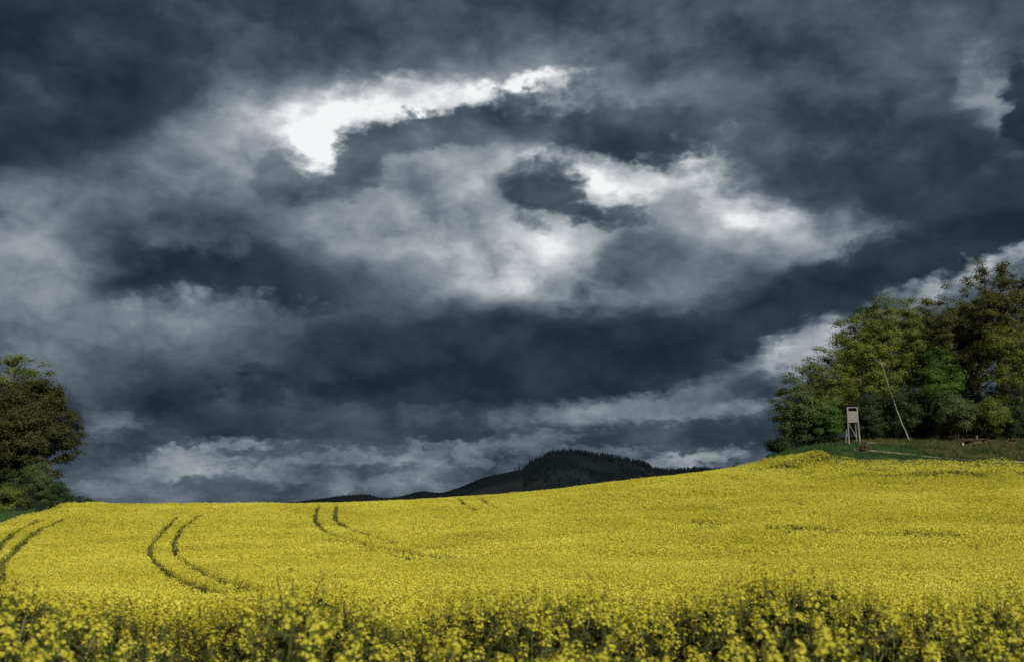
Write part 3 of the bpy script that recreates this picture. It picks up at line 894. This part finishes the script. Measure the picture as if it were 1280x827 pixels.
n = 9500
uf = rng.uniform(uu(380, 600), uu(930, 600), n); yf = 2530 - 900 * rng.random(n) ** 1.7
xf = uf * yf
clear = (vnoise(xf, yf, 170, 41) + .4 * vnoise(xf, yf, 60, 42) > .28) & (yf < 2420)
onleft = (uf < uu(650, 600)) & (yf > 2380) & (rng.random(n) < .55)
k = ~(clear | onleft)
xf, yf = xf[k], yf[k]
hf = rng.uniform(8, 16, len(xf)) * (1 + .4 * vnoise(xf, yf, 45, 44)) * np.where(xf / yf < uu(655, 600), .28, .9)
mb = cone_trees(xf, yf, hill_z(xf, yf) - 1, hf, hf * rng.uniform(.16, .26, len(xf)), 5)
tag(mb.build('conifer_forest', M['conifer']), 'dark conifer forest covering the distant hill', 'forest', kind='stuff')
for px, hh, ww, lab in [(644, 15, .10, 0), (649, 19, .09, 0), (653, 14, .11, 0), (662, 24, .25, 1), (691, 15, .14, 2), (706, 16, .15, 2), (741, 17, .12, 2), (748, 14, .12, 2), (760, 17, .13, 2), (786, 14, .14, 2)]:
    x_ = uu(px, 590) * YR; z_ = float(hill_z(np.array([x_]), np.array([YR]))[0])
    root = empty('spruce', (x_, YR, z_ - 1), ['thin dark spruce on the left shoulder of the distant hill', 'bigger dark tree where the hill forest begins, right of the thin spruces',
                                             'dark spruce sticking up from the ridge of the distant hill'][lab], 'tree', ['spruces on the hill shoulder', None, 'spruces on the hill ridge'][lab])
    a = np.zeros(1)
    tm = MB(); tm.tube([(0, 0, 0), (0, 0, hh * .5), (0, 0, hh * .9)], [.5, .4, .1], 5); tm.build('trunk', M['bark_dark'], root)
    cone_trees(a, a, a + hh * .12, a + hh * .9, a + hh * ww, px).build('crown', M['conifer'], root)


# ----------------------------------------------------------------- sky
SUN_AZ, SUN_EL = 150, 36         # degrees clockwise from straight ahead; height

#SKY_BEGIN
# cloud masses, in the order they lie over each other: centre (photo px), radii, turn, brightness, softness, cover, fine-edged
CL = [
    # cx, cy, rx, ry, rot, L, soft, op, fine
    (640, 20, 900, 130, 0, .26, .7, 1, 0),
    (880, 84, 190, 36, 2, .205, .8, .8, 0),
    (960, 22, 160, 22, 0, .30, .9, .6, 0),
    # middle grey field
    (640, 300, 680, 160, 0, .47, .6, 1, 0),
    (560, 150, 300, 75, 8, .50, .8, .9, 0),
    (270, 195, 170, 75, 10, .55, .8, .92, 0),
    (345, 130, 90, 36, 15, .62, .9, .9, 0),
    (800, 235, 180, 64, -10, .50, .9, .9, 0),
    # dark mass at the left
    (60, 150, 190, 95, 12, .165, .55, 1, 0),
    (20, 30, 260, 70, 0, .15, .8, .9, 0),
    (40, 110, 50, 30, 0, .31, .9, .75, 0),
    (105, 62, 60, 30, 0, .26, .9, .6, 0),
    (300, 55, 190, 45, 8, .255, .9, .7, 0),
    # bright field of the middle
    (560, 240, 130, 65, 10, .54, .8, .95, 0),
    (625, 330, 140, 75, 0, .68, .8, .95, 0),
    (660, 325, 80, 55, 0, .76, .9, .9, 0),
    (1000, 295, 150, 46, -6, .56, .85, .95, 0),
    (480, 310, 120, 60, 0, .52, .9, .85, 0),
    # white rifts
    (404, 160, 54, 40, 25, 1.10, .95, 1, 1),
    (515, 126, 98, 28, 10, 1.12, .95, 1, 1),
    (655, 103, 70, 11, 4, .95, .9, .95, 1),
    (690, 128, 36, 15, 0, .66, .9, .8, 1),
    (758, 220, 80, 28, -6, 1.0, .9, 1, 1),
    (880, 188, 36, 18, 30, .86, .9, .95, 1),
    (936, 250, 54, 30, -28, .96, .95, .95, 1),
    # bank left of the middle: grey above, dark flat base
    (215, 255, 150, 60, 0, .49, .7, .9, 0),
    (350, 228, 34, 38, 0, .30, .8, .8, 1),
    (225, 310, 160, 76, 0, .26, .7, .95, 0),
    (225, 345, 165, 44, -1, .165, .6, 1, 0),
    (215, 356, 185, 34, -1, .145, .45, .97, 1),
    (355, 352, 120, 30, 3, .19, .8, .9, 0),
    (135, 308, 58, 40, 10, .23, .6, .9, 1),
    (240, 292, 60, 26, 0, .30, .8, .8, 1),
    (430, 365, 120, 30, 8, .25, .9, .75, 0),
    # arm under the rift
    (452, 204, 95, 32, 28, .29, .6, .95, 1),
    (575, 156, 118, 24, 14, .30, .6, .95, 1),
    (655, 168, 80, 22, 0, .35, .8, .85, 1),
    (780, 162, 115, 34, -3, .255, .7, .97, 1),
    (822, 178, 50, 20, 0, .22, .8, .85, 1),
    # small dark cloud in front of the light
    (678, 242, 48, 36, 0, .25, .6, .97, 1),
    (735, 266, 62, 13, -8, .27, .8, .95, 1),
    # right dark masses
    (1040, 180, 170, 85, -8, .275, .6, .97, 1),
    (985, 160, 70, 40, 0, .30, .9, .6, 1),
    (1180, 250, 160, 52, -3, .205, .7, .97, 1),
    (1238, 142, 32, 48, 8, .47, .95, .95, 1),
    (1286, 150, 28, 66, 0, .165, .5, 1, 1),
    (1208, 190, 48, 34, 0, .225, .6, .95, 1),
    (1275, 240, 60, 50, 0, .165, .7, .9, 1),
    (1190, 318, 190, 42, 12, .19, .7, .97, 1),
    (800, 328, 72, 42, 0, .345, .9, .85, 1),
    (770, 340, 36, 24, 0, .30, .9, .7, 1),
    (935, 370, 110, 42, 12, .285, .8, .9, 1),
    (850, 360, 40, 20, 20, .42, .9, .7, 1),
    # left pale side
    (25, 335, 100, 90, 0, .54, .7, .95, 0),
    (55, 438, 48, 38, 10, .54, .9, .9, 1),
    (62, 452, 20, 20, 0, .72, .9, .8, 1),
    (200, 412, 190, 36, 0, .42, .8, .92, 0),
    (270, 394, 90, 17, 0, .47, .8, .9, 1),
    # great low dark band
    (240, 480, 330, 56, 0, .275, .7, .95, 0),
    (570, 442, 300, 62, 0, .20, .6, 1, 0),
    (700, 444, 220, 60, 4, .165, .6, .95, 1),
    (620, 482, 310, 24, 1, .165, .35, .97, 1),
    (985, 392, 200, 46, 18, .185, .6, .97, 1),
    (1140, 335, 190, 36, 19, .175, .6, .95, 1),
    (440, 455, 120, 14, 3, .24, .9, .6, 0),
    # light strip below it
    (760, 515, 190, 16, 4, .42, .8, .97, 1),
    (880, 492, 110, 20, 20, .40, .8, .95, 1),
    (992, 450, 70, 27, 22, .58, .8, 1, 1),
    (975, 462, 30, 14, 10, .40, .9, .6, 1),
    (1046, 424, 46, 20, 20, .62, .8, .95, 1),
    (1190, 355, 100, 14, 20, .58, .8, 1, 1),
    (1110, 386, 40, 16, 20, .42, .9, .8, 1),
    (945, 478, 44, 26, -12, .27, .6, .97, 1),
    (900, 514, 90, 10, 6, .50, .9, .75, 1),
    # lower decks
    (280, 528, 320, 30, 0, .215, .7, .92, 0),
    (130, 528, 40, 18, 5, .40, .8, .85, 1),
    (860, 546, 210, 19, -1, .225, .6, .97, 1),
    (500, 542, 170, 14, 0, .21, .8, .85, 1),
    # cumulus along the horizon
    (520, 610, 560, 26, 0, .33, .9, .85, 0),
    (222, 580, 50, 20, 0, .54, .45, .97, 1),
    (262, 572, 40, 14, 0, .42, .6, .9, 1),
    (175, 592, 40, 9, 0, .44, .7, .9, 1),
    (340, 574, 36, 8, 0, .42, .7, .9, 1),
    (295, 556, 48, 11, 0, .50, .7, .9, 1),
    (430, 572, 64, 13, 0, .40, .5, .92, 1),
    (410, 588, 60, 6, 0, .30, .6, .8, 1),
    (530, 574, 44, 14, 5, .41, .6, .92, 1),
    (640, 558, 60, 10, 5, .40, .8, .85, 1),
    (590, 566, 60, 5, 4, .27, .7, .85, 1),
    (480, 584, 60, 5, 0, .27, .7, .85, 1),
    (320, 566, 40, 5, 0, .27, .7, .85, 1),
    (350, 607, 42, 9, 3, .25, .5, .92, 1),
    (470, 604, 80, 9, 0, .42, .8, .8, 1),
    (570, 592, 30, 9, 0, .27, .6, .85, 1),
    (250, 608, 80, 9, 0, .27, .7, .8, 1),
    (110, 598, 80, 34, 0, .27, .8, .85, 0),
    (850, 575, 80, 9, 8, .50, .7, .92, 1),
    (760, 564, 50, 8, 0, .42, .8, .8, 1),
    (395, 598, 60, 8, 0, .38, .7, .85, 1),
    (560, 560, 50, 9, 0, .40, .7, .9, 1),
    (600, 576, 40, 7, 0, .40, .7, .9, 1),
    (150, 612, 60, 7, 0, .35, .8, .8, 1),
    (330, 590, 50, 6, 0, .40, .7, .8, 1),
    (690, 545, 60, 6, 2, .36, .8, .8, 1),
]
WARP1, WARP2, WARP3 = 1.0, 2.2, 2.0
DETAIL = .26
RELIEF = .62
PUFF, PUFF_SHADE = 2.4, .55
#SKY_END


def build_world():
    w = bpy.data.worlds.new('World'); scene.world = w; w.use_nodes = True
    nt = w.node_tree; N, L = nt.nodes, nt.links
    N.clear()
    out = N.new('ShaderNodeOutputWorld'); bg = N.new('ShaderNodeBackground')
    STR = 0.1
    bg.inputs[1].default_value = STR
    L.new(bg.outputs[0], out.inputs[0])

    def math_(op, a, b=None, c=None):
        n = N.new('ShaderNodeMath'); n.operation = op
        for i, v in enumerate((a, b, c)):
            if v is None: continue
            if isinstance(v, (int, float)): n.inputs[i].default_value = v
            else: L.new(v, n.inputs[i])
        return n.outputs[0]

    def vmath(op, a, b=None, scale=None):
        n = N.new('ShaderNodeVectorMath'); n.operation = op
        for i, v in enumerate((a, b)):
            if v is None: continue
            if isinstance(v, tuple): n.inputs[i].default_value = v
            else: L.new(v, n.inputs[i])
        if scale is not None: n.inputs['Scale'].default_value = scale
        return n.outputs[1] if op == 'LENGTH' else n.outputs[0]

    def noise(vec, scale, detail, rough, dist=0, color=False):
        n = N.new('ShaderNodeTexNoise'); n.inputs['Scale'].default_value = scale
        n.inputs['Detail'].default_value = detail; n.inputs['Roughness'].default_value = rough
        n.inputs['Distortion'].default_value = dist
        L.new(vec, n.inputs['Vector'])
        return n.outputs['Color'] if color else n.outputs['Fac']

    tc = N.new('ShaderNodeTexCoord'); se = N.new('ShaderNodeSeparateXYZ'); L.new(tc.outputs['Generated'], se.inputs[0])
    az = math_('MULTIPLY', math_('ARCTAN2', se.outputs[0], se.outputs[1]), 180 / PI)
    el = math_('MULTIPLY', math_('ARCSINE', se.outputs[2]), 180 / PI)
    cb = N.new('ShaderNodeCombineXYZ'); L.new(az, cb.inputs[0]); L.new(el, cb.inputs[1]); P = cb.outputs[0]
    st = vmath('MULTIPLY', P, (1, 1.9, 1))
    # flow of the cloud edges: three sizes of swirl
    half = (.5, .5, .5)
    w1 = vmath('SCALE', vmath('SUBTRACT', noise(st, .07, 2, .5, 0, True), half), scale=WARP1)
    w2 = vmath('SCALE', vmath('SUBTRACT', noise(st, .22, 3, .5, 0, True), half), scale=WARP2)
    Pa = vmath('ADD', P, vmath('MULTIPLY', vmath('ADD', w1, w2), (1.4, .9, 0)))
    w3 = vmath('SCALE', vmath('SUBTRACT', noise(st, .6, 6, .55, 0, True), half), scale=WARP3)
    Pb = vmath('ADD', Pa, vmath('MULTIPLY', w3, (1.2, 1.0, 0)))
    # rounded puffs: low in the middle of each billow, high in the creases
    vo = N.new('ShaderNodeTexVoronoi'); vo.voronoi_dimensions = '2D'; vo.feature = 'F1'; vo.normalize = True
    vo.inputs['Scale'].default_value = .36; vo.inputs['Detail'].default_value = 3; vo.inputs['Roughness'].default_value = .55; vo.inputs['Lacunarity'].default_value = 2.3
    L.new(vmath('ADD', vmath('MULTIPLY', P, (1, 1.45, 1)), vmath('SCALE', vmath('ADD', w2, w3), scale=.55)), vo.inputs['Vector'])
    puff = math_('SUBTRACT', vo.outputs['Distance'], .33)
    # far clouds low over the horizon: the same swirls and puffs, smaller
    w4 = vmath('SCALE', vmath('SUBTRACT', noise(st, 1.3, 5, .55, 0, True), half), scale=1.3)
    Pc = vmath('ADD', P, vmath('MULTIPLY', vmath('ADD', vmath('SCALE', w3, scale=.5), w4), (1.5, .8, 0)))
    v2 = N.new('ShaderNodeTexVoronoi'); v2.voronoi_dimensions = '2D'; v2.feature = 'F1'; v2.normalize = True
    v2.inputs['Scale'].default_value = .85; v2.inputs['Detail'].default_value = 3; v2.inputs['Roughness'].default_value = .6; v2.inputs['Lacunarity'].default_value = 2.3
    L.new(vmath('ADD', vmath('MULTIPLY', P, (1, 1.7, 1)), w4), v2.inputs['Vector'])
    puff2 = math_('SUBTRACT', v2.outputs['Distance'], .33)
    val = None
    base = noise(st, .05, 4, .5)
    val = math_('ADD', math_('MULTIPLY', base, .25), .16)
    for (cx, cy, rx, ry, rot, Lm, soft, op, fine) in CL:
        a, e = azel(cx, cy)
        k = .0456 * (math.cos(R(e)) if abs(e) < 60 else 1)
        mp = N.new('ShaderNodeMapping'); mp.vector_type = 'TEXTURE'
        cosa = math.cos(R(a)) ** 2
        kx = .0456 * max(.75, cosa) / math.cos(R(e)); ky = .0456
        mp.inputs['Location'].default_value = (a, e, 0)
        mp.inputs['Rotation'].default_value = (0, 0, R(rot))
        mp.inputs['Scale'].default_value = (rx * kx, ry * ky, 1)
        # (the tiny dependence on the value so far only keeps the node evaluation sequential)
        ch = N.new('ShaderNodeVectorMath'); ch.operation = 'MULTIPLY_ADD'
        L.new(val, ch.inputs[0]); ch.inputs[1].default_value = (1e-7, 1e-7, 0); L.new((Pc if cy > 488 and cx < 1000 else Pb) if fine else Pa, ch.inputs[2])
        L.new(ch.outputs[0], mp.inputs[0])
        d = vmath('LENGTH', mp.outputs[0])
        if fine and Lm < .35:
            soft *= .78
        if fine:          # dark cloud bulges into bright gaps
            if cy > 488 and cx < 1000:
                d = math_('MULTIPLY_ADD', puff2, .9 / max(.45, min(rx, ry) * .0456), d)
            else:
                d = math_('MULTIPLY_ADD', puff, (PUFF if Lm < .6 else -PUFF) / max(.7, min(rx, ry) * .0456), d)
        mr = N.new('ShaderNodeMapRange'); mr.interpolation_type = 'SMOOTHSTEP'
        mr.inputs[1].default_value = 1 + soft * .75; mr.inputs[2].default_value = max(.05, 1 - soft)
        mr.inputs[3].default_value = 0; mr.inputs[4].default_value = op
        L.new(d, mr.inputs[0])
        mx = N.new('ShaderNodeMix'); L.new(mr.outputs[0], mx.inputs[0]); L.new(val, mx.inputs[2]); mx.inputs[3].default_value = Lm
        val = mx.outputs[0]
    # inner billows, and the relief of their rounded tops
    q = vmath('ADD', vmath('MULTIPLY', P, (1, 1.5, 1)), vmath('SCALE', w2, scale=1.0))
    dn = noise(q, .13, 7, .5)
    up = noise(vmath('ADD', q, (.5, 2.2, 0)), .13, 7, .5)
    dn2 = noise(vmath('ADD', q, w3), .5, 5, .5)
    dd = math_('ADD', math_('MULTIPLY', math_('SUBTRACT', dn, .5), 2 * DETAIL), math_('MULTIPLY', math_('SUBTRACT', dn2, .5), 1.2 * DETAIL))
    dd = math_('ADD', dd, math_('MULTIPLY', math_('SUBTRACT', dn, up), 2 * RELIEF))
    dd = math_('SUBTRACT', dd, math_('MULTIPLY', puff, PUFF_SHADE))
    lo = N.new('ShaderNodeMapRange'); lo.inputs[1].default_value = 6.5; lo.inputs[2].default_value = 2.5; lo.inputs[3].default_value = 0; lo.inputs[4].default_value = .5
    L.new(el, lo.inputs[0])
    dd = math_('SUBTRACT', dd, math_('MULTIPLY', puff2, lo.outputs[0]))
    val = math_('MULTIPLY', val, math_('ADD', 1.0, dd))
    rp = N.new('ShaderNodeValToRGB'); el_ = rp.color_ramp.elements
    stops = [(.055, (18, 26, 34)), (.15, (33, 44, 55)), (.235, (53, 65, 78)), (.34, (84, 95, 107)), (.46, (117, 126, 136)), (.61, (154, 160, 166)), (.81, (206, 209, 212)), (1.0, (254, 254, 253))]
    while len(el_) < len(stops): el_.new(.5)
    for i, (p, c) in enumerate(stops):
        el_[i].position = p; el_[i].color = lin(*c)
    L.new(val, rp.inputs[0])
    clouds = vmath('SCALE', rp.outputs[0], scale=1 / STR)
    sky = N.new('ShaderNodeTexSky'); sky.sky_type = 'NISHITA'; sky.sun_disc = False
    sky.sun_elevation = R(SUN_EL); sky.sun_rotation = R(SUN_AZ)
    mx = N.new('ShaderNodeMix'); mx.data_type = 'RGBA'
    mr = N.new('ShaderNodeMapRange'); mr.inputs[1].default_value = .6; mr.inputs[2].default_value = 1.1; mr.inputs[3].default_value = 1.0; mr.inputs[4].default_value = .88
    L.new(val, mr.inputs[0]); L.new(mr.outputs[0], mx.inputs[0])
    L.new(sky.outputs[0], mx.inputs[6]); L.new(clouds, mx.inputs[7])
    L.new(mx.outputs[2], bg.inputs[0])


build_world()

sun = bpy.data.lights.new('sun', 'SUN'); sun.energy = 5.0; sun.angle = R(.6); sun.color = (1, .96, .87)
so = bpy.data.objects.new('sun', sun); C.objects.link(so)
so.rotation_euler = (R(90 - SUN_EL), 0, R(180 - SUN_AZ) )
# a sun lamp shines along its local -Z: tilt so that it comes from behind the camera, right-hand side
import mathutils
dirv = mathutils.Vector((math.sin(R(SUN_AZ)) * math.cos(R(SUN_EL)), math.cos(R(SUN_AZ)) * math.cos(R(SUN_EL)), math.sin(R(SUN_EL))))
so.rotation_euler = dirv.to_track_quat('Z', 'Y').to_euler()

cam = bpy.data.cameras.new('camera'); cam.sensor_width = 36; cam.lens = 36 * F / 1280
cam.clip_start = .1; cam.clip_end = 20000
cam.dof.use_dof = True; cam.dof.focus_distance = 70; cam.dof.aperture_fstop = 2.0
co_ = bpy.data.objects.new('camera', cam); C.objects.link(co_)
co_.location = (0, 0, EYE); co_.rotation_euler = (R(90) + PITCH, 0, 0)
scene.camera = co_
scene.view_settings.view_transform = 'Standard'; scene.view_settings.look = 'None'
scene.view_settings.exposure = 0; scene.view_settings.gamma = 1
scene.render.engine = 'CYCLES'
scene.cycles.max_bounces = 6; scene.cycles.diffuse_bounces = 3; scene.cycles.transparent_max_bounces = 4
